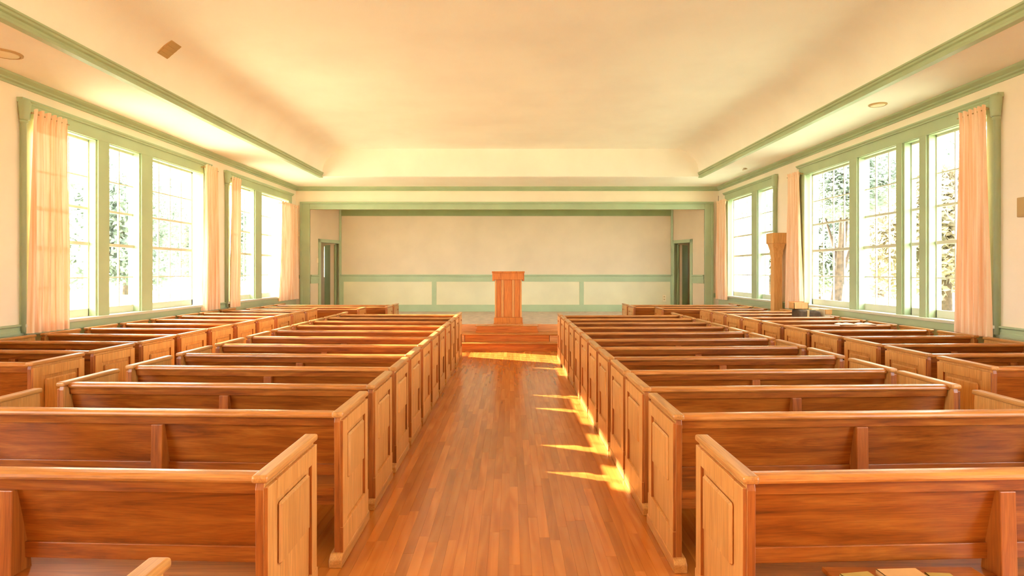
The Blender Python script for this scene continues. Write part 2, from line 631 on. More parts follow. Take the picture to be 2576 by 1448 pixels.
def build_window(n, b):
    s = b['side']
    xi = XL if s < 0 else XR
    X = lambda out: xi + s * out          # out > 0 goes outdoors
    y0, y1 = b['y0'], b['y1']
    w = empty('window_%d' % n, (0, 0, 0))
    w['kind'] = 'structure'
    w['label'] = {1: 'wide green-framed window bank on the left, near the camera', 2: 'green-framed window bank on the left beside the stage',
                  3: 'wide green-framed window bank on the right, near the camera', 4: 'green-framed window bank on the right beside the stage',
                  5: 'unseen window bank added for fill light, left behind the camera', 6: 'unseen window bank added for fill light, right behind the camera'}[n]
    # casing: header, cap, side boards
    mb = MB()
    mb.box(X(0), X(-0.028), y0 - 0.16, y1 + 0.20, HEAD - 0.02, 3.87)
    link('header', mb.mesh('header', M['green'], 0.004), w)
    mb = MB()
    mb.prism([(X(0), 3.865), (X(-0.05), 3.865), (X(-0.05), 3.885), (X(-0.075), 3.90), (X(-0.075), 3.92), (X(0), 3.92)], 'y', y0 - 0.20, y1 + 0.24)
    link('header_cap', mb.mesh('header_cap', M['green']), w)
    for a, c in ((y0 - 0.16, y0 + 0.03), (y1 - 0.03, y1 + 0.20)):
        link('casing', MB().box(X(0), X(-0.026), a, c, 0.98, HEAD).mesh('casing', M['green'], 0.004), w)
    # round corner post with a tapered bracket at the near end
    if n < 5:
        yc = y0 - 0.15
        mb = MB().lathe([(0.03, 0.98), (0.03, 3.60), (0.045, 3.61), (0.045, 3.63), (0.038, 3.64)], X(-0.05), yc, 14)
        link('corner_post', mb.mesh('corner_post', M['green'], 0, True), w)
        mb = MB().lathe([(0.04, 3.635), (0.055, 3.65), (0.055, 3.69), (0.07, 3.85), (0.062, 3.87), (0.05, 3.90)], X(-0.06), yc, 14)
        link('corner_bracket', mb.mesh('corner_bracket', M['green'], 0, True), w)
    # jambs and head lining of the deep reveal
    link('jamb', MB().box(X(0), X(0.2), y0, y0 + 0.025, SILL - 0.03, HEAD).mesh('jamb', M['green']), w)
    link('jamb', MB().box(X(0), X(0.2), y1 - 0.025, y1, SILL - 0.03, HEAD).mesh('jamb', M['green']), w)
    link('head_lining', MB().box(X(0), X(0.2), y0, y1, HEAD - 0.03, HEAD).mesh('head_lining', M['green']), w)
    link('sill', MB().box(X(-0.085), X(0.24), y0 - 0.16, y1 + 0.2, SILL - 0.045, SILL).mesh('sill', M['sash'], 0.01), w)
    link('apron', MB().box(X(0), X(-0.052), y0 - 0.1, y1 + 0.15, SILL - 0.145, SILL - 0.046).mesh('apron', M['green']), w)
    for a, c in b['mull']:
        mb = MB().box(X(-0.026), X(0.2), a, c, SILL, HEAD)
        mb.box(X(-0.0), X(0.16), a - 0.028, c + 0.028, SILL, HEAD)
        link('mullion', mb.mesh('mullion', M['green'], 0.003), w)
    for a, c, cols in b['units']:
        sf = 0.045
        mb = MB()
        g0, g1 = X(0.10), X(0.14)
        za, zb = SILL, HEAD - 0.03
        mb.box(g0, g1, a, a + sf, za, zb)
        mb.box(g0, g1, c - sf, c, za, zb)
        mb.box(g0, g1, a, c, za, ROWS[0] + 0.0)
        mb.box(g0, g1, a, c, ROWS[5], zb)
        sash = link('sash', mb.mesh('sash', M['sash'], 0.003), w)
        ubox('meeting_rail', M['sash'], sash, X(0.085), X(0.14), a + sf, c - sf, ROWS[2] - 0.024, ROWS[2] + 0.024)
        ubox('upper_rail', M['sash'], sash, X(0.11), X(0.15), a + sf, c - sf, ROWS[3] - 0.018, ROWS[3] + 0.018)
        ya, yb = a + sf, c - sf
        for r in (1, 4):
            ubox('muntin', M['sash'], sash, X(0.11), X(0.132), ya, yb, ROWS[r] - 0.009, ROWS[r] + 0.009)
        cw = (yb - ya) / cols
        for k in range(1, cols):
            ubox('muntin', M['sash'], sash, X(0.108), X(0.134), ya + k * cw - 0.009, ya + k * cw + 0.009, ROWS[0], ROWS[5])
        for r in range(5):
            for k in range(cols):
                ubox('pane', M['glass'], sash, X(0.119), X(0.123), ya + k * cw, ya + (k + 1) * cw, ROWS[r], ROWS[r + 1])
    return w


for n, b in banks.items():
    build_window(n, b)


# ------------------------------------------------------------------ stage
ZS, YS0, YS1 = 0.51, 13.95, 18.4
BX0, BX1 = -5.26, 5.0
mb = MB()
mb.box(-2.85, 2.85, YS0, Y_PRO, 0.0, ZS)
mb.prism([(OX0, Y_PRO), (OX1, Y_PRO), (BX1 + 0.02, YS1 + 0.02), (BX0 - 0.02, YS1 + 0.02)], 'z', 0.0, ZS)
stage = struct('floor', mb.mesh('stage_floor', M['carpet']), 'raised stage floor covered in tan carpet')
link('stage_front', MB().box(-2.86, 2.86, YS0 - 0.02, YS0, 0.0, ZS + 0.005).mesh('stage_front', M['step_light']), stage)
link('stage_front', MB().box(-2.87, -2.85, YS0, Y_PRO, 0.0, ZS).mesh('stage_side', M['step_light']), stage)
link('stage_front', MB().box(2.85, 2.87, YS0, Y_PRO, 0.0, ZS).mesh('stage_side', M['step_light']), stage)

struct('wall_stage_back', MB().box(BX0 - 0.3, BX1 + 0.3, YS1, YS1 + 0.15, 0.0, 3.8).mesh('wall', M['stage_wall']))
struct('ceiling', MB().prism([(OX0 - 0.3, Y_PRO + 0.06), (OX1 + 0.3, Y_PRO + 0.06), (BX1 + 0.4, YS1 + 0.1), (BX0 - 0.4, YS1 + 0.1)], 'z', 3.66, 3.76).mesh('stage_ceiling', M['stage_wall']))
# band and panelling of the back wall
yb = YS1
trim(15, MB().box(BX0, BX1, yb - 0.03, yb, 3.455, 3.66), M['green_dark'])
mb = MB()
mb.prism([(yb, 1.53), (yb - 0.03, 1.53), (yb - 0.03, 1.56), (yb - 0.022, 1.57), (yb - 0.022, 1.60), (yb - 0.05, 1.615), (yb - 0.05, 1.65), (yb, 1.65)], 'x', BX0, BX1)
trim(16, mb)
wz = struct('trim_17', MB().box(BX0, BX1, yb - 0.012, yb, ZS, 1.53).mesh('stage_wainscot', M['green']))
link('top_rail', MB().box(BX0, BX1, yb - 0.03, yb - 0.012, 1.43, 1.53).mesh('rail', M['green'], 0.003), wz)
link('bottom_rail', MB().box(BX0, BX1, yb - 0.03, yb - 0.012, ZS, 0.72).mesh('rail', M['green'], 0.003), wz)
st = [(BX0, -5.14), (-2.42, -2.28), (2.13, 2.26), (4.93, BX1)]
for a, c in st:
    link('stile', MB().box(a, c, yb - 0.03, yb - 0.012, 0.72, 1.43).mesh('stile', M['green'], 0.003), wz)
for (a, c), (d_, e_) in zip(st[:-1], st[1:]):
    link('panel', MB().box(c, d_, yb - 0.018, yb - 0.012, 0.72, 1.43).mesh('panel', M['stage_panel']), wz)
trim(18, MB().box(BX0 - 0.01, BX0 + 0.05, yb - 0.05, yb, ZS, 3.66))
trim(19, MB().box(BX1 - 0.05, BX1 + 0.01, yb - 0.05, yb, ZS, 3.66))


# splayed side walls with doorways; local x runs from the proscenium to the back
def splay(side):
    if side < 0:
        p0, p1 = Vector((OX0, Y_PRO + 0.02, 0)), Vector((BX0, YS1, 0))
    else:
        p0, p1 = Vector((OX1, Y_PRO + 0.02, 0)), Vector((BX1, YS1, 0))
    d = p1 - p0
    L = d.length
    rz = math.atan2(d.y, d.x)
    # local +y is to the left of travel: for the left wall that is outdoors (-x)
    o = 1 if side < 0 else -1
    nm = 'wall_stage_left' if side < 0 else 'wall_stage_right'
    w = empty(nm, p0, rz)
    w['kind'] = 'structure'
    a, c = (0.44, 1.31) if side < 0 else (0.58, 1.30)
    zt = 2.60
    mb = MB()
    mb.box(-0.05, a, 0, o * 0.12, 0, 3.7)
    mb.box(c, L + 0.05, 0, o * 0.12, 0, 3.7)
    mb.box(a, c, 0, o * 0.12, zt, 3.7)
    link('wall_plaster', mb.mesh('splay', M['stage_wall']), w)
    mb = MB().prism([(0, 1.53), (-o * 0.03, 1.53), (-o * 0.03, 1.56), (-o * 0.022, 1.6), (-o * 0.05, 1.615), (-o * 0.05, 1.65), (0, 1.65)], 'x', 0, a - 0.1)
    link('chair_rail', mb.mesh('chair_rail', M['green']), w)
    link('rail_board', MB().box(0, a - 0.1, -o * 0.02, 0, 1.40, 1.53).mesh('rail_board', M['green']), w)
    dw = empty('door_1' if side < 0 else 'door_2', p0, rz)
    dw['kind'] = 'structure'
    dw['label'] = 'green-framed doorway at the %s side of the stage' % ('left' if side < 0 else 'right')
    link('door_casing', MB().box(a - 0.10, a, -o * 0.03, o * 0.13, ZS, zt + 0.1).mesh('door_casing', M['green'], 0.004), dw)
    link('door_casing', MB().box(c, c + 0.07, -o * 0.03, o * 0.13, ZS, zt + 0.1).mesh('door_casing', M['green'], 0.004), dw)
    link('door_casing', MB().box(a - 0.10, c + 0.07, -o * 0.03, o * 0.13, zt, zt + 0.1).mesh('door_casing', M['green'], 0.004), dw)
    # open door leaf hung on the far jamb
    lf = empty('door_leaf', (c - 0.01, o * 0.12, ZS))
    lf.parent = dw
    lf.rotation_euler = (0, 0, o * math.radians(62))
    mb = MB().box(0, 0.0, 0, 0.001, 0, 0.001)
    mb = MB().box(0, 0.74, -0.02, 0.02, 0.01, 2.06)
    link('leaf_board', mb.mesh('leaf_board', M['green_dark'], 0.003), lf)
    for z0, z1 in ((0.15, 0.9), (1.05, 1.95)):
        link('leaf_panel', MB().box(0.12, 0.62, -0.028, 0.028, z0, z1).mesh('leaf_panel', M['green_dark'], 0.006), lf)
    link('door_knob', MB().lathe([(0.012, 0.98), (0.03, 1.0), (0.03, 1.03), (0.012, 1.05)], 0.68, -o * 0.05, 10).mesh('door_knob', M['metal'], 0, True), lf)
    return w


splay(-1)
splay(1)
# small vestibules behind the two stage doors, each with a narrow window
for side in (-1, 1):
    y0, y1 = Y_PRO + 0.3, 20.4
    yk = YS1 + 0.15
    if side < 0:
        xo, xf, xi_, xw0, xw1 = -7.6, -5.80, -5.42, -6.38, -6.18
    else:
        xo, xf, xi_, xw0, xw1 = 7.5, 5.62, 5.16, 5.78, 5.84
    mb = MB()
    z0, z1 = ZS, 3.3
    zw0, zw1 = 1.55, 2.60
    xa, xb = min(xo, xi_), max(xo, xi_)
    mb.box(xa, xw0, y1, y1 + 0.15, z0, z1)
    mb.box(xw1, xb, y1, y1 + 0.15, z0, z1)
    mb.box(xw0, xw1, y1, y1 + 0.15, z0, zw0)
    mb.box(xw0, xw1, y1, y1 + 0.15, zw1, z1)
    for a, c, e, g_ in ((y0, 18.7, z0, z1), (19.05, y1, z0, z1), (18.7, 19.05, z0, 1.7), (18.7, 19.05, 2.5, z1)):  # outer wall with an added side window that brightens the vestibule
        mb.box(xo - 0.05, xo + 0.05, a, c, e, g_)
    mb.box(xi_ - 0.02, xi_ + 0.02, yk, y1, z0, z1)
    mb.box(xo, xf, y0 - 0.1, y0, z0, z1)
    foot = [(xo, y0), (xf, y0), (xi_, yk), (xi_, y1), (xo, y1)]
    mb.prism(foot, 'z', z0 - 0.1, z0)
    mb.prism(foot, 'z', z1, z1 + 0.1)
    struct('wall_vestibule_left' if side < 0 else 'wall_vestibule_right', mb.mesh('vestibule', M['stage_wall']))

# steps up to the stage
ORD = ['first', 'second', 'third', 'fourth', 'fifth', 'sixth', 'seventh', 'eighth', 'ninth', 'tenth', 'eleventh', 'twelfth', 'thirteenth']


def step(x0, x1, y0, y1, z1, label, nose=0.03, mat='step'):
    r = tag(empty('stage_step', ((x0 + x1) / 2, y0, 0)), label, 'step', 'wooden steps up to the stage')
    w = (x1 - x0) / 2
    link('riser', MB().box(-w, w, 0, y1 - y0, 0, z1 - 0.028).mesh('riser', M[mat]), r)
    link('tread', MB().box(-w - 0.01, w + 0.01, -nose, y1 - y0, z1 - 0.028, z1).mesh('tread', M['pew_cap'], 0.008), r)


step(-2.6, 2.4, 13.06, YS0 - 0.02, 0.178, 'lowest wide wooden step below the stage')
for i, (x0, x1, mat) in enumerate(((-1.02, 0.87, 'step'),)):
    pass
r = tag(empty('stage_step', (0, 13.36, 0.178)), 'middle wooden step to the stage, in three joined lengths', 'step', 'wooden steps up to the stage')
for x0, x1, mt in ((-2.3, -1.03, 'step_light'), (-1.02, 0.87, 'step'), (0.88, 2.2, 'step_light')):
    link('riser', MB().box(x0, x1, 0, 0.55, 0, 0.142).mesh('riser', M[mt]), r)
link('tread', MB().box(-2.31, 2.21, -0.03, 0.55, 0.142, 0.17).mesh('tread', M['pew_cap'], 0.008), r)
r = tag(empty('stage_step', (0, 13.66, 0.348)), 'short top wooden step in front of the pulpit', 'step', 'wooden steps up to the stage')
link('riser', MB().prism([(-0.80, 0), (0.64, 0), (0.60, 0.14), (-0.76, 0.14)], 'y', 0, 0.25).mesh('riser', M['step']), r)
link('tread', MB().box(-0.80, 0.64, -0.012, 0.26, 0.14, 0.158).mesh('tread', M['pew_cap'], 0.005), r)

# ------------------------------------------------------------------ pulpit
p = tag(empty('pulpit', (-0.05, 14.0, ZS)), 'orange oak pulpit with battened front standing on the stage edge', 'pulpit')
link('body', MB().box(-0.30, 0.30, 0.03, 0.46, 0.14, 1.06).mesh('pulpit_body', M['pulpit'], 0.004), p)
for x0, x1 in ((-0.315, -0.275), (-0.165, -0.105), (0.09, 0.145), (0.275, 0.315)):
    link('batten', MB().box(x0, x1, 0.0, 0.035, 0.16, 1.06).mesh('batten', M['pew_v'], 0.006), p)
for x0, x1 in ((-0.275, -0.165), (-0.105, 0.09), (0.145, 0.275)):
    link('front_board', MB().box(x0 + 0.003, x1 - 0.003, 0.018, 0.034, 0.16, 1.06).mesh('front_board', M['pulpit'], 0.003), p)
pl = link('plinth', MB().box(-0.335, 0.335, -0.02, 0.50, 0.03, 0.155).mesh('plinth', M['pulpit'], 0.008), p)
link('plinth_base', MB().box(-0.345, 0.345, -0.03, 0.51, 0.0, 0.035).mesh('plinth_base', M['pulpit'], 0.006), p)
link('top_frieze', MB().box(-0.345, 0.345, -0.03, 0.50, 1.045, 1.20).mesh('top_frieze', M['pulpit'], 0.004), p)
for s in (-1, 1):
    link('side_drop', MB().box(s * 0.33, s * 0.375, 0.0, 0.48, 1.01, 1.21).mesh('side_drop', M['pulpit'], 0.006), p)
link('top_board', MB().box(-0.385, 0.385, -0.05, 0.53, 1.20, 1.24).mesh('top_board', M['pulpit'], 0.008), p)

# ------------------------------------------------------------------ pews
PM = {}


def edge_shade(me):
    # shade put into the colour: front and rear edges get a darker wood
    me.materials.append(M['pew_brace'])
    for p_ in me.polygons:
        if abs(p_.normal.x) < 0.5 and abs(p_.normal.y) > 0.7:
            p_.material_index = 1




def pew_meshes(L, H, s, k, brace):
    key = (round(L, 3), H, s, k)
    if key in PM:
        return PM[key]
    d = {}
    X = lambda u: s * u

    def P(pts, u0, u1, name, mat, bev=0.0, sm=False, sh=True):
        mb = MB().prism(pts, 'x', X(u0), X(u1))
        if sh:
            mb.shear(k)
        return mb.mesh(name, M[mat], bev, sm)
    t = 0.045
    cap = [(-0.022, H - 0.034), (0.052, H - 0.034), (0.056, H - 0.022), (0.054, H - 0.008), (0.040, H - 0.001), (0.015, H), (-0.012, H - 0.003), (-0.024, H - 0.012), (-0.026, H - 0.024)]
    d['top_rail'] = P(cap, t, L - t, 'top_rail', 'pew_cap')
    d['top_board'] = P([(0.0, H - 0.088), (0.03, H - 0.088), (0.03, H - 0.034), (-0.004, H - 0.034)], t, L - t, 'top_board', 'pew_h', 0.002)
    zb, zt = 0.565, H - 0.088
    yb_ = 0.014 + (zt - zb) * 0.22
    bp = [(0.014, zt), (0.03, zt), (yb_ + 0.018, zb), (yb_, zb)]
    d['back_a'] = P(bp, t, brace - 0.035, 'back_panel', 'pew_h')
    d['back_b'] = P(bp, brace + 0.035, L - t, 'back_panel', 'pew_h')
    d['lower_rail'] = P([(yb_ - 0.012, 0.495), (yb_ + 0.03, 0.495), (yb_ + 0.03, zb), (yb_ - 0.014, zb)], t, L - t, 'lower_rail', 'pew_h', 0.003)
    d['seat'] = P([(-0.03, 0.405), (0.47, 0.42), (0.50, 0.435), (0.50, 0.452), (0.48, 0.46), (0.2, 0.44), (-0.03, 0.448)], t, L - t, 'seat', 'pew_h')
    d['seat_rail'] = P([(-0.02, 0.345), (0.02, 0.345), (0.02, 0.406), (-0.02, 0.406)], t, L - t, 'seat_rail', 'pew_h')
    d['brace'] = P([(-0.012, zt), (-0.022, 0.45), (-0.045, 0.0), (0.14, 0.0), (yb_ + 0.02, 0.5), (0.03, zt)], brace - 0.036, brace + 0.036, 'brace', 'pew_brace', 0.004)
    # end panels (built for the aisle end; outward face looks along -u)
    for nm, o in (('in', -1), ('out', 1)):
        U = lambda u: X(o * u)            # u>0 outward
        out = [(-0.055, 0.0), (-0.055, 0.30), (-0.058, H - 0.05), (-0.05, H - 0.02), (-0.03, H - 0.002), (0.54, H - 0.002), (0.562, H - 0.02), (0.57, H - 0.05), (0.565, 0.5), (0.575, 0.2), (0.58, 0.0)]
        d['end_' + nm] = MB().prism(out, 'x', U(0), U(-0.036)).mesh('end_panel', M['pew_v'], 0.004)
        edge_shade(d['end_' + nm])
        mb = MB()
        mb.box(U(0), U(0.017), -0.055, 0.045, 0.09, H - 0.04)
        mb.box(U(0), U(0.017), 0.49, 0.567, 0.09, H - 0.04)
        mb.box(U(0), U(0.017), 0.045, 0.49, H - 0.125, H - 0.04)
        mb.box(U(0), U(0.019), -0.058, 0.575, 0.06, 0.225)
        d['frame_' + nm] = mb.mesh('end_frame', M['pew_v'], 0.003)
        edge_shade(d['frame_' + nm])
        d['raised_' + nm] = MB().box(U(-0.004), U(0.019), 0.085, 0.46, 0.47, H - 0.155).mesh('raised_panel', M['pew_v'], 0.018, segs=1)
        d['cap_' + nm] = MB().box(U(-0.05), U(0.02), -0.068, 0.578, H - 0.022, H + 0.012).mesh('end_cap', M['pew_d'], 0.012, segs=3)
        d['foot_' + nm] = MB().prism([(-0.10, 0), (-0.10, 0.05), (-0.07, 0.075), (0.585, 0.075), (0.605, 0.05), (0.605, 0)], 'x', U(-0.055), U(0.022)).mesh('foot', M['pew_d'], 0.006)
    PM[key] = d
    return d


def build_pew(x_in, y, s, L, H, k, brace, label, group):
    d = pew_meshes(L, H, s, k, brace)
    r = tag(empty('pew', (x_in, y, 0)), label, 'pew', group)
    for nm in ('top_rail', 'top_board', 'lower_rail', 'seat', 'seat_rail', 'brace'):
        link(nm, d[nm], r)
    link('back_panel', d['back_a'], r)
    link('back_panel', d['back_b'], r)
    for nm, u in (('in', 0.0), ('out', L)):
        e = link('end_panel', d['end_' + nm], r, (s * u, k * u, 0))
        link('end_frame', d['frame_' + nm], e)
        link('raised_panel', d['raised_' + nm], e)
        link('end_cap', d['cap_' + nm], e)
        link('foot', d['foot_' + nm], e)
    return r


left_rows = [2.51, 3.61, 4.46, 5.27, 6.07, 6.88, 7.69, 8.50, 9.31, 10.12, 10.93, 11.70]
right_rows = [2.50, 3.55, 4.37, 5.10, 5.90, 6.68, 7.48, 8.28, 9.08, 9.88, 10.68, 11.48]
GL, GR = 'pews of the left centre block', 'pews of the right centre block'
build_pew(-1.015, 1.18, -1, 2.40, 0.90, 0.045, 1.15, 'nearest oak pew, only its end tip showing at bottom left', GL)
for i, y in enumerate(left_rows):
    build_pew(-1.015, y, -1, 2.40, 0.90, 0.045, 1.15, 'panelled oak pew left of the aisle, %s full row from the camera' % ORD[i], GL)
pr = None
for i, y in enumerate(right_rows):
    q = build_pew(0.97, y, 1, 2.35, 0.90, 0.045, 1.15, 'panelled oak pew right of the aisle, %s row from the camera' % ORD[i], GR)
    if i == 0:
        pr = q
for i in range(10):
    build_pew(-4.15, 5.22 + 0.775 * i, -1, 1.82, 0.95, 0.06, 0.9, 'short oak pew under the left windows, %s row from the camera' % ORD[i], 'pews along the left wall')
for i in range(10):
    build_pew(4.0, 5.0 + 0.775 * i, 1, 1.75, 0.95, 0.045, 0.9, 'short oak pew under the right windows, %s row from the camera' % ORD[i], 'pews along the right wall')
for s, nm in ((-1, 'left'), (1, 'right')):
    for i, (xi, y) in enumerate(((3.42, 13.5), (2.95, 14.3), (2.95, 15.1))):
        Lp = (5.95 if s < 0 else 5.78) - xi
        build_pew(s * xi, y, s, Lp, 0.90, 0.0, Lp / 2, 'oak pew beside the stage on the %s, %s of the three rows' % (nm, ('nearest', 'middle', 'farthest')[i]), 'pews beside the stage')

# book ledge behind the first right-hand pew
link('book_ledge', MB().box(0.36, 1.0, -0.34, 0.05, 0.468, 0.488).mesh('book_ledge', M['pew_h'], 0.003), pr)
link('ledge_bracket', MB().prism([(-0.3, 0.468), (-0.03, 0.468), (-0.03, 0.36)], 'x', 0.5, 0.53).mesh('ledge_bracket', M['pew_h']), pr)
link('ledge_bracket', MB().prism([(-0.3, 0.468), (-0.03, 0.468), (-0.03, 0.36)], 'x', 0.84, 0.87).mesh('ledge_bracket', M['pew_h']), pr)


def book(x, y, z, w, dpt, h, rz, cover, label, group=None, cat='book'):
    b = tag(empty('book', (x, y, z), rz), label, cat, group)
    mb = MB()
    mb.box(-w / 2, w / 2, -dpt / 2, dpt / 2, 0, 0.003)
    mb.box(-w / 2, w / 2, -dpt / 2, dpt / 2, h - 0.003, h)
    mb.box(-w / 2, -w / 2 + 0.004, -dpt / 2, dpt / 2, 0, h)
    link('cover', mb.mesh('cover', M[cover]), b)
    link('pages', MB().box(-w / 2 + 0.004, w / 2 - 0.005, -dpt / 2 + 0.005, dpt / 2 - 0.005, 0.003, h - 0.003).mesh('pages', M['paper']), b)
    return b


GB = 'books on the ledge of the nearest right pew'
book(1.43, 2.352, 0.489, 0.13, 0.21, 0.022, 0.16, 'olive_cover', 'leftmost tan book on the ledge at the bottom right', GB)
book(1.605, 2.356, 0.489, 0.17, 0.24, 0.028, 0.05, 'paper_tan', 'middle pinkish tan booklet on the ledge at the bottom right', GB)
book(1.755, 2.366, 0.489, 0.10, 0.19, 0.018, -0.06, 'olive_cover', 'small yellow book at right end of the bottom right ledge', GB)

# ------------------------------------------------------------------ curtains
def curtain(side, yt0, yt1, yb0, yb1, zt, zb, pleats, label, off=0.105, amp=0.05, seed=1):
    rnd = random.Random(seed)
    xi = XL if side < 0 else XR
    nu, nz = pleats * 10, 34
    me = bpy.data.meshes.new('curtain')
    ph = [rnd.uniform(-0.6, 0.6) for _ in range(pleats + 2)]
    am = [rnd.uniform(0.6, 1.3) for _ in range(pleats + 2)]
    V, Fc = [], []
    for j in range(nz + 1):
        t = j / nz
        z = zt + (zb - zt) * t
        gather = 0.16 / (zt - zb)
        for i in range(nu + 1):
            u = i / nu
            k = u * pleats
            ki = int(min(k, pleats - 1))
            fr = k - ki
            a = am[ki] * (1 - fr) + am[ki + 1] * fr
            p_ = ph[ki] * (1 - fr) + ph[ki + 1] * fr
            w = math.sin(2 * math.pi * k + p_ * (0.3 + 1.4 * t))
            w += 0.35 * math.sin(4 * math.pi * k + 2.1 + 2 * t)
            if t < gather:
                pinch = 0.75 + 0.25 * math.cos(math.pi * t / gather)
            else:
                pinch = 0.5 + 0.5 * min(1, (t - gather) * 1.8)
            o = off - 0.0 + amp * a * w * pinch
            flare = t ** 1.3
            y0 = yt0 + (yb0 - yt0) * flare
            y1 = yt1 + (yb1 - yt1) * flare
            uu = u + 0.012 * math.sin(9 * u + 5 * t + seed)
            zz = z
            if j == 0:
                zz += 0.012 * math.sin(2 * math.pi * k)
            V.append((xi - side * max(0.032, o), y0 + (y1 - y0) * uu, zz))
    for j in range(nz):
        for i in range(nu):
            n = j * (nu + 1) + i
            Fc.append((n, n + 1, n + nu + 2, n + nu + 1))
    me.from_pydata(V, [], Fc)
    me.materials.append(M['curtain'])
    me.polygons.foreach_set('use_smooth', [True] * len(me.polygons))
    c = tag(empty('curtain', (xi - side * off, (yt0 + yt1) / 2, zb)), label, 'curtain', 'peach window curtains')
    cl = link('cloth', me, c)
    cl.location = (-c.location.x, -c.location.y, -c.location.z)
    # short rod with brackets behind the heading
    mb = MB()
    seg = 8
    r = 0.009
    xr = xi - side * (off - 0.0)
    pts = [(xr + r * math.cos(2 * math.pi * q / seg), zt - 0.05 + r * math.sin(2 * math.pi * q / seg)) for q in range(seg)]
    mb.prism(pts, 'y', yt0 - 0.03, yt1 + 0.03)
    mb.box(xi - side * 0.02, xr, yt0 - 0.02, yt0 - 0.008, zt - 0.06, zt - 0.04)
    mb.box(xi - side * 0.02, xr, yt1 + 0.008, yt1 + 0.02, zt - 0.06, zt - 0.04)
    rod = link('curtain_rod', mb.mesh('curtain_rod', M['metal']), c)
    rod.location = cl.location
    return c


curtain(-1, 7.55, 8.13, 7.46, 8.17, 3.80, 0.97, 6, 'peach curtain at the near end of the wide left window', seed=3)
curtain(-1, 11.80, 12.30, 11.72, 12.42, 3.86, 0.97, 5, 'peach curtain at the far end of the wide left window', seed=4)
curtain(-1, 12.92, 13.34, 12.86, 13.32, 3.80, 0.97, 4, 'peach curtain at the near end of the small left window', seed=5)
curtain(-1, 15.75, 16.95, 15.55, 17.0, 3.60, 0.97, 8, 'peach curtain in the corner left of the stage', seed=6)
curtain(1, 7.35, 7.80, 7.28, 7.86, 3.80, 0.94, 6, 'peach curtain at the near end of the wide right window', seed=7)
curtain(1, 12.12, 12.62, 11.98, 12.72, 3.78, 0.97, 5, 'pink curtain at the far end of the wide right window', seed=8)
curtain(1, 16.25, 16.95, 16.15, 17.0, 3.72, 0.97, 5, 'pale curtain in the corner right of the stage', seed=9)

# ------------------------------------------------------------------ small things
# tall wooden post with flared capital by the right wall
p = tag(empty('wooden_post', (5.80, 13.0, 0)), 'tall honey wood post with a flared square capital, by the right wall', 'post')
link('shaft', MB().box(-0.09, 0.09, -0.09, 0.09, 0, 2.1).mesh('shaft', M['post'], 0.006), p)
mb = MB()
n0 = [(-0.09, -0.09), (0.09, -0.09), (0.09, 0.09), (-0.09, 0.09)]
lv = [(1.0, 2.05), (1.12, 2.2), (1.45, 2.32), (1.6, 2.36)]
for sc_, z in lv:
    mb.v += [(a * sc_, b * sc_, z) for a, b in n0]
for j in range(len(lv) - 1):
    for i in range(4):
        k = (i + 1) % 4
        mb.f.append((4 * j + i, 4 * j + k, 4 * j + 4 + k, 4 * j + 4 + i))
mb.f.append((3, 2, 1, 0))
mb.f.append(tuple(4 * (len(lv) - 1) + i for i in range(4)))
link('flare', mb.mesh('flare', M['post']), p)
link('capital', MB().box(-0.16, 0.165, -0.16, 0.16, 2.35, 2.58).mesh('capital', M['post'], 0.012), p)

# case and papers stacked on the end of a pew by the right window
sx, sy = 5.40, 10.79
g = 'things piled on the right wall pew'
b = tag(empty('canvas_case', (sx, sy, 0.455)), 'dark brown canvas case on the right wall pew under the window', 'case', g)
link('case_body', MB().prism([(-0.27, 0.0), (0.19, 0.0), (0.15, 0.58), (-0.25, 0.61)], 'y', -0.14, 0.14).mesh('case_body', M['canvas'], 0.03), b)
link('case_strap', MB().prism([(-0.12, 0.02), (-0.08, 0.02), (-0.06, 0.598), (-0.1, 0.598)], 'y', -0.147, 0.147).mesh('case_strap', M['tan_plate'], 0.002), b)
link('case_handle', MB().box(-0.1, 0.06, -0.165, -0.14, 0.25, 0.28).mesh('case_handle', M['bark'], 0.006), b)
b = tag(empty('wooden_box', (sx - 0.14, sy + 0.03, 1.067)), 'small open wooden box on top of the brown canvas case', 'box', g)
mb = MB().box(-0.16, 0.10, -0.10, 0.10, 0, 0.012).box(-0.16, -0.148, -0.10, 0.10, 0, 0.12).box(0.088, 0.10, -0.10, 0.10, 0, 0.12).box(-0.16, 0.10, -0.10, -0.088, 0, 0.12).box(-0.16, 0.10, 0.088, 0.10, 0, 0.12)
link('box_body', mb.mesh('box_body', M['post'], 0.002), b)
link('box_rim', MB().box(-0.165, 0.105, 0.085, 0.105, 0.12, 0.132).mesh('box_rim', M['pew_cap']), b)
b = tag(empty('paper_stack', (sx + 0.06, sy - 0.06, 1.062)), 'loose white papers lying on the brown canvas case', 'papers', g)
for i in range(5):
    o = link('sheet', MB().box(-0.065, 0.065, -0.07, 0.07, 0, 0.006).mesh('sheet', M['paper']), b, (0.004 * i - 0.01, 0, 0.0065 * i))
    o.rotation_euler = (0, 0, random.uniform(-0.4, 0.4))
b = tag(empty('paper_stack', (5.58, sy, 0.455)), 'pale cardboard carton beside the canvas case under the window', 'carton', g)
mb = MB().box(-0.1, 0.15, -0.16, 0.16, 0, 0.50)
b.name = 'carton'
b.location.x = 5.665
link('carton_body', MB().box(-0.06, 0.055, -0.16, 0.16, 0, 0.62).mesh('carton_body', M['paper'], 0.006), b)
link('carton_flap', MB().box(-0.06, 0.055, -0.19, -0.16, 0.53, 0.62).mesh('carton_flap', M['paper_tan'], 0.003), b)

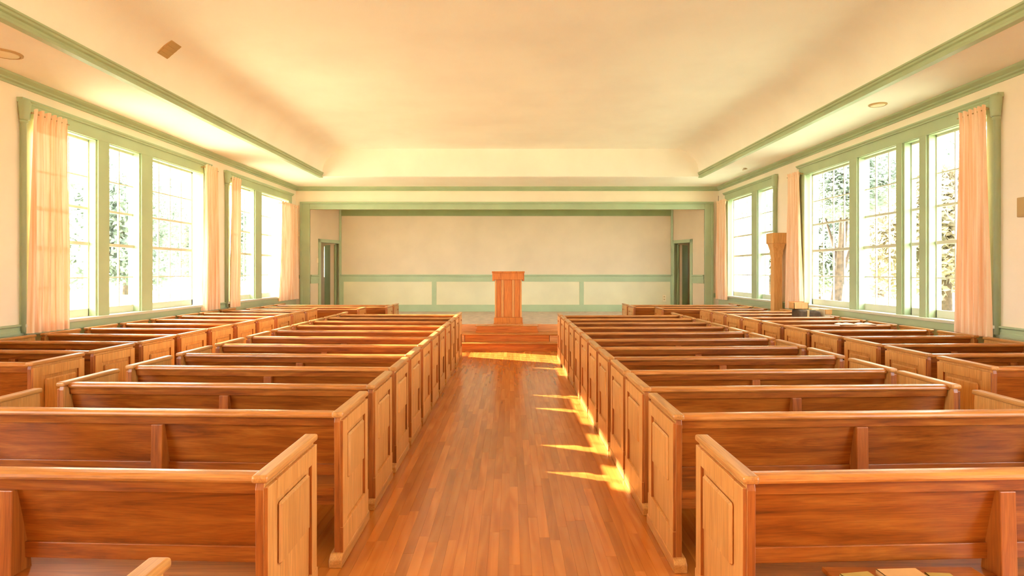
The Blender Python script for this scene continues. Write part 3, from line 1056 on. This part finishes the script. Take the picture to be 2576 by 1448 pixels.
# open booklets lying on a pew rail by the right window
for (bx, by, rz, lb) in ((5.05, 8.98, 0.1, 'open white booklet on a pew rail below the right window'), (5.36, 9.0, -0.15, 'second open booklet on the pew rail, nearer the right wall')):
    b = tag(empty('booklet', (bx, by, 0.951), rz), lb, 'booklet', 'booklets on the right wall pew rail')
    for s in (-1, 1):
        link('leaf', MB().prism([(0, 0.012), (s * 0.06, 0.02), (s * 0.13, 0.004), (s * 0.13, 0.0), (0, 0.0)], 'y', -0.08, 0.08).mesh('leaf', M['paper']), b)

# wall box, plates and cords
b = tag(empty('wall_box', (-6.08, Y_PRO - 0.001, 2.75)), 'small ivory box on the wall beside the stage frame', 'wall box')
link('box_body', MB().box(-0.05, 0.05, -0.06, 0, 0, 0.21).mesh('box_body', M['white_plastic'], 0.008), b)
link('box_lid', MB().box(-0.043, 0.043, -0.066, -0.06, 0.02, 0.19).mesh('box_lid', M['white_plastic'], 0.003), b)
b = tag(empty('wall_speaker', (XR - 0.001, 6.86, 2.38)), 'beige plate on the right wall at the frame edge', 'wall plate')
link('plate_body', MB().box(-0.05, 0, -0.12, 0.12, 0, 0.23).mesh('plate_body', M['tan_plate'], 0.008), b)
link('plate_grille', MB().box(-0.056, -0.05, -0.1, 0.1, 0.02, 0.21).mesh('plate_grille', M['tan_plate'], 0.002), b)
b = tag(empty('outlet_plate', (4.74, YS1 - 0.03, 0.82)), 'ivory outlet plate low on the stage back wall', 'outlet')
link('plate', MB().box(-0.055, 0.055, -0.004, 0.013, 0, 0.2).mesh('plate', M['white_plastic'], 0.003), b)
for dz in (0.05, 0.13):
    link('socket', MB().box(-0.02, 0.02, -0.008, -0.003, dz, dz + 0.03).mesh('socket', M['tan_plate']), b)
b = tag(empty('light_switch', (-5.62, 17.42, 2.02), math.atan2(1.3, 0.485)), 'ivory light switch beside the left stage door', 'switch')
link('plate', MB().box(-0.035, 0.035, -0.012, 0.0, 0, 0.13).mesh('plate', M['white_plastic'], 0.003), b)
link('toggle', MB().box(-0.008, 0.008, -0.025, -0.01, 0.05, 0.08).mesh('toggle', M['white_plastic']), b)
b.location = (OX0 + 0.1 + 0.012, Y_PRO + 0.02 + 0.27, 2.0)

# ceiling plates
b = tag(empty('ceiling_vent', (-4.612, 8.06, 4.747)), 'tan rectangular vent cover on the left ceiling cove', 'vent')
vm = MB().box(-0.13, 0.13, -0.12, 0.12, -0.008, 0.03)
link('vent_plate', vm.mesh('vent_plate', M['tan_plate'], 0.004), b)
for i in range(4):
    link('louvre', MB().box(-0.105 + 0.06 * i, -0.075 + 0.06 * i, -0.11, 0.11, -0.014, -0.008).mesh('louvre', M['tan_plate']), b)
b.rotation_euler = (0, math.radians(-40.5), 0)


def ring_light(x, y, r, label):
    b = tag(empty('ceiling_fixture', (x, y, Z_SOF)), label, 'ceiling fixture', 'round fixtures on the side soffits')
    link('rim', MB().lathe([(r, 0.0), (r, -0.012), (r * 0.86, -0.02), (r * 0.82, -0.012)], 0, 0, 22).mesh('rim', M['tan_plate'], 0, False), b)
    link('lens', MB().lathe([(r * 0.8, -0.004), (r * 0.78, -0.018), (r * 0.4, -0.026)], 0, 0, 22).mesh('lens', M['white_plastic'], 0, True), b)


ring_light(5.33, 8.65, 0.12, 'small round fixture in the right soffit')
ring_light(-5.62, 6.62, 0.17, 'round tan fixture in the left soffit, cut by the frame')
b = tag(empty('ceiling_hook', (5.5, 14.0, Z_SOF)), 'tiny metal hook in the right soffit near the stage', 'hook')
link('hook_plate', MB().lathe([(0.04, 0), (0.04, -0.01)], 0, 0, 12).mesh('hook_plate', M['metal']), b)
link('hook_bar', MB().prism([(-0.05, -0.05), (0.06, -0.02), (0.06, -0.005), (-0.05, -0.035)], 'y', -0.008, 0.008).mesh('hook_bar', M['metal']), b)

# pull cord in the right corner
b = tag(empty('pull_cord', (5.93, 17.0, 2.55)), 'thin pull cord with wooden toggle in the right corner', 'cord')
link('cord', MB().lathe([(0.006, 0.1), (0.006, 1.35)], 0, 0, 6).mesh('cord', M['bark']), b)
link('toggle', MB().lathe([(0.012, 0.0), (0.028, 0.02), (0.024, 0.08), (0.008, 0.11)], 0, 0, 10).mesh('toggle', M['post'], 0, True), b)

# ------------------------------------------------------------------ outdoors
struct('ground', MB().box(-70, XL - WT, -40, 80, -0.5, -0.35).box(XR + WT, 70, -40, 80, -0.5, -0.35).box(XL - WT, XR + WT, 20.6, 80, -0.5, -0.35).mesh('ground', M['grass']))


def crown_mesh(seed, mat, n=15000, rx=2.4, rz=2.6, leaf=0.115):
    rnd = random.Random(seed)
    V, Fc = [], []
    blobs = [(rnd.uniform(-1, 1) * rx * 0.6, rnd.uniform(-1, 1) * rx * 0.6, rnd.uniform(-0.75, 0.8) * rz * 0.7, rnd.uniform(0.35, 0.6) * rx) for _ in range(16)]
    for _ in range(n):
        bx, by, bz, br = rnd.choice(blobs)
        v = Vector((rnd.gauss(0, 1), rnd.gauss(0, 1), rnd.gauss(0, 1))).normalized() * br * rnd.uniform(0.6, 1.05)
        c = Vector((bx, by, bz)) + v
        a = Vector((rnd.gauss(0, 1), rnd.gauss(0, 1), rnd.gauss(0, 1))).normalized()
        e = a.orthogonal().normalized()
        l = leaf * rnd.uniform(0.6, 1.3)
        k = len(V)
        V += [tuple(c - a * l), tuple(c + e * l * 0.5), tuple(c + a * l), tuple(c - e * l * 0.5)]
        Fc.append((k, k + 1, k + 2, k + 3))
    me = bpy.data.meshes.new('crown')
    me.from_pydata(V, [], Fc)
    me.materials.append(mat)
    return me


def trunk_mesh():
    mb = MB().lathe([(0.22, -0.4), (0.17, 0.5), (0.14, 1.8), (0.10, 3.2), (0.04, 4.6)], 0, 0, 10)
    for ax, az, ex, ey, ez in ((0, 1.6, 0.8, 0.3, 3.4), (0, 2.0, -0.7, -0.4, 3.6), (0, 2.3, 0.1, 0.8, 3.9)):
        n = len(mb.v)
        for (px, py, pz, r) in ((0, 0, az, 0.09), (ex, ey, ez, 0.03)):
            for i in range(6):
                a = 2 * math.pi * i / 6
                mb.v.append((px + r * math.cos(a), py + r * math.sin(a), pz))
        for i in range(6):
            k = (i + 1) % 6
            mb.f.append((n + i, n + k, n + 6 + k, n + 6 + i))
    return mb.mesh('trunk', M['bark'], 0, True)


crowns = [crown_mesh(11, M['leaf_a']), crown_mesh(12, M['leaf_b']), crown_mesh(13, M['leaf_a'])]
trunk = trunk_mesh()
front_l = [(-20, 22, 1.42), (-21, 30.6, 1.45), (-20, 39.4, 1.40), (-21, 48.6, 1.44), (-20, 57.6, 1.44)]
back_l = [(-33.5, 40, 2.3), (-34.5, 53.8, 2.35), (-33.5, 67.6, 2.3), (-34.5, 81.4, 2.35)]
front_r = [(15.6, 14.6, 1.25), (16.2, 22.2, 1.3), (15.4, 30.0, 1.28), (16.4, 37.8, 1.32), (15.6, 45.6, 1.3)]
back_r = [(29, 36, 2.1), (30, 48.6, 2.15), (29, 61.2, 2.1), (30, 73.8, 2.15)]
for side, kind, sp in (('left', 'pale tree in the front row', front_l), ('left', 'taller hazy tree in the back row', back_l),
                       ('right', 'pale tree in the front row', front_r), ('right', 'taller hazy tree in the back row', back_r)):
    for i, (tx, ty, sc_) in enumerate(sp):
        t = tag(empty('tree', (tx, ty, -0.4), random.uniform(0, 6)), '%s outside the %s windows, %s from the camera' % (kind, side, ORD[i]), 'tree', 'trees outside the %s windows' % side)
        c = link('crown', crowns[i % 3 if side == 'right' else (0 if i % 3 else 2)], t, (0, 0, 3.0 * sc_))
        c.scale = (sc_, sc_, sc_ * 0.95)
        k = link('trunk', trunk, t)
        k.scale = (sc_, sc_, sc_)
# a dark leaning trunk close to the right window
t = tag(empty('tree', (9.3, 17.3, -0.4), 0.4), 'dark leaning tree trunk outside the wide right window', 'tree')
k = link('trunk', trunk, t)
k.rotation_euler = (0.0, 0.16, 0)
c = link('crown', crowns[2], t, (0.8, 0, 5.0))
c.scale = (0.7, 0.7, 0.6)
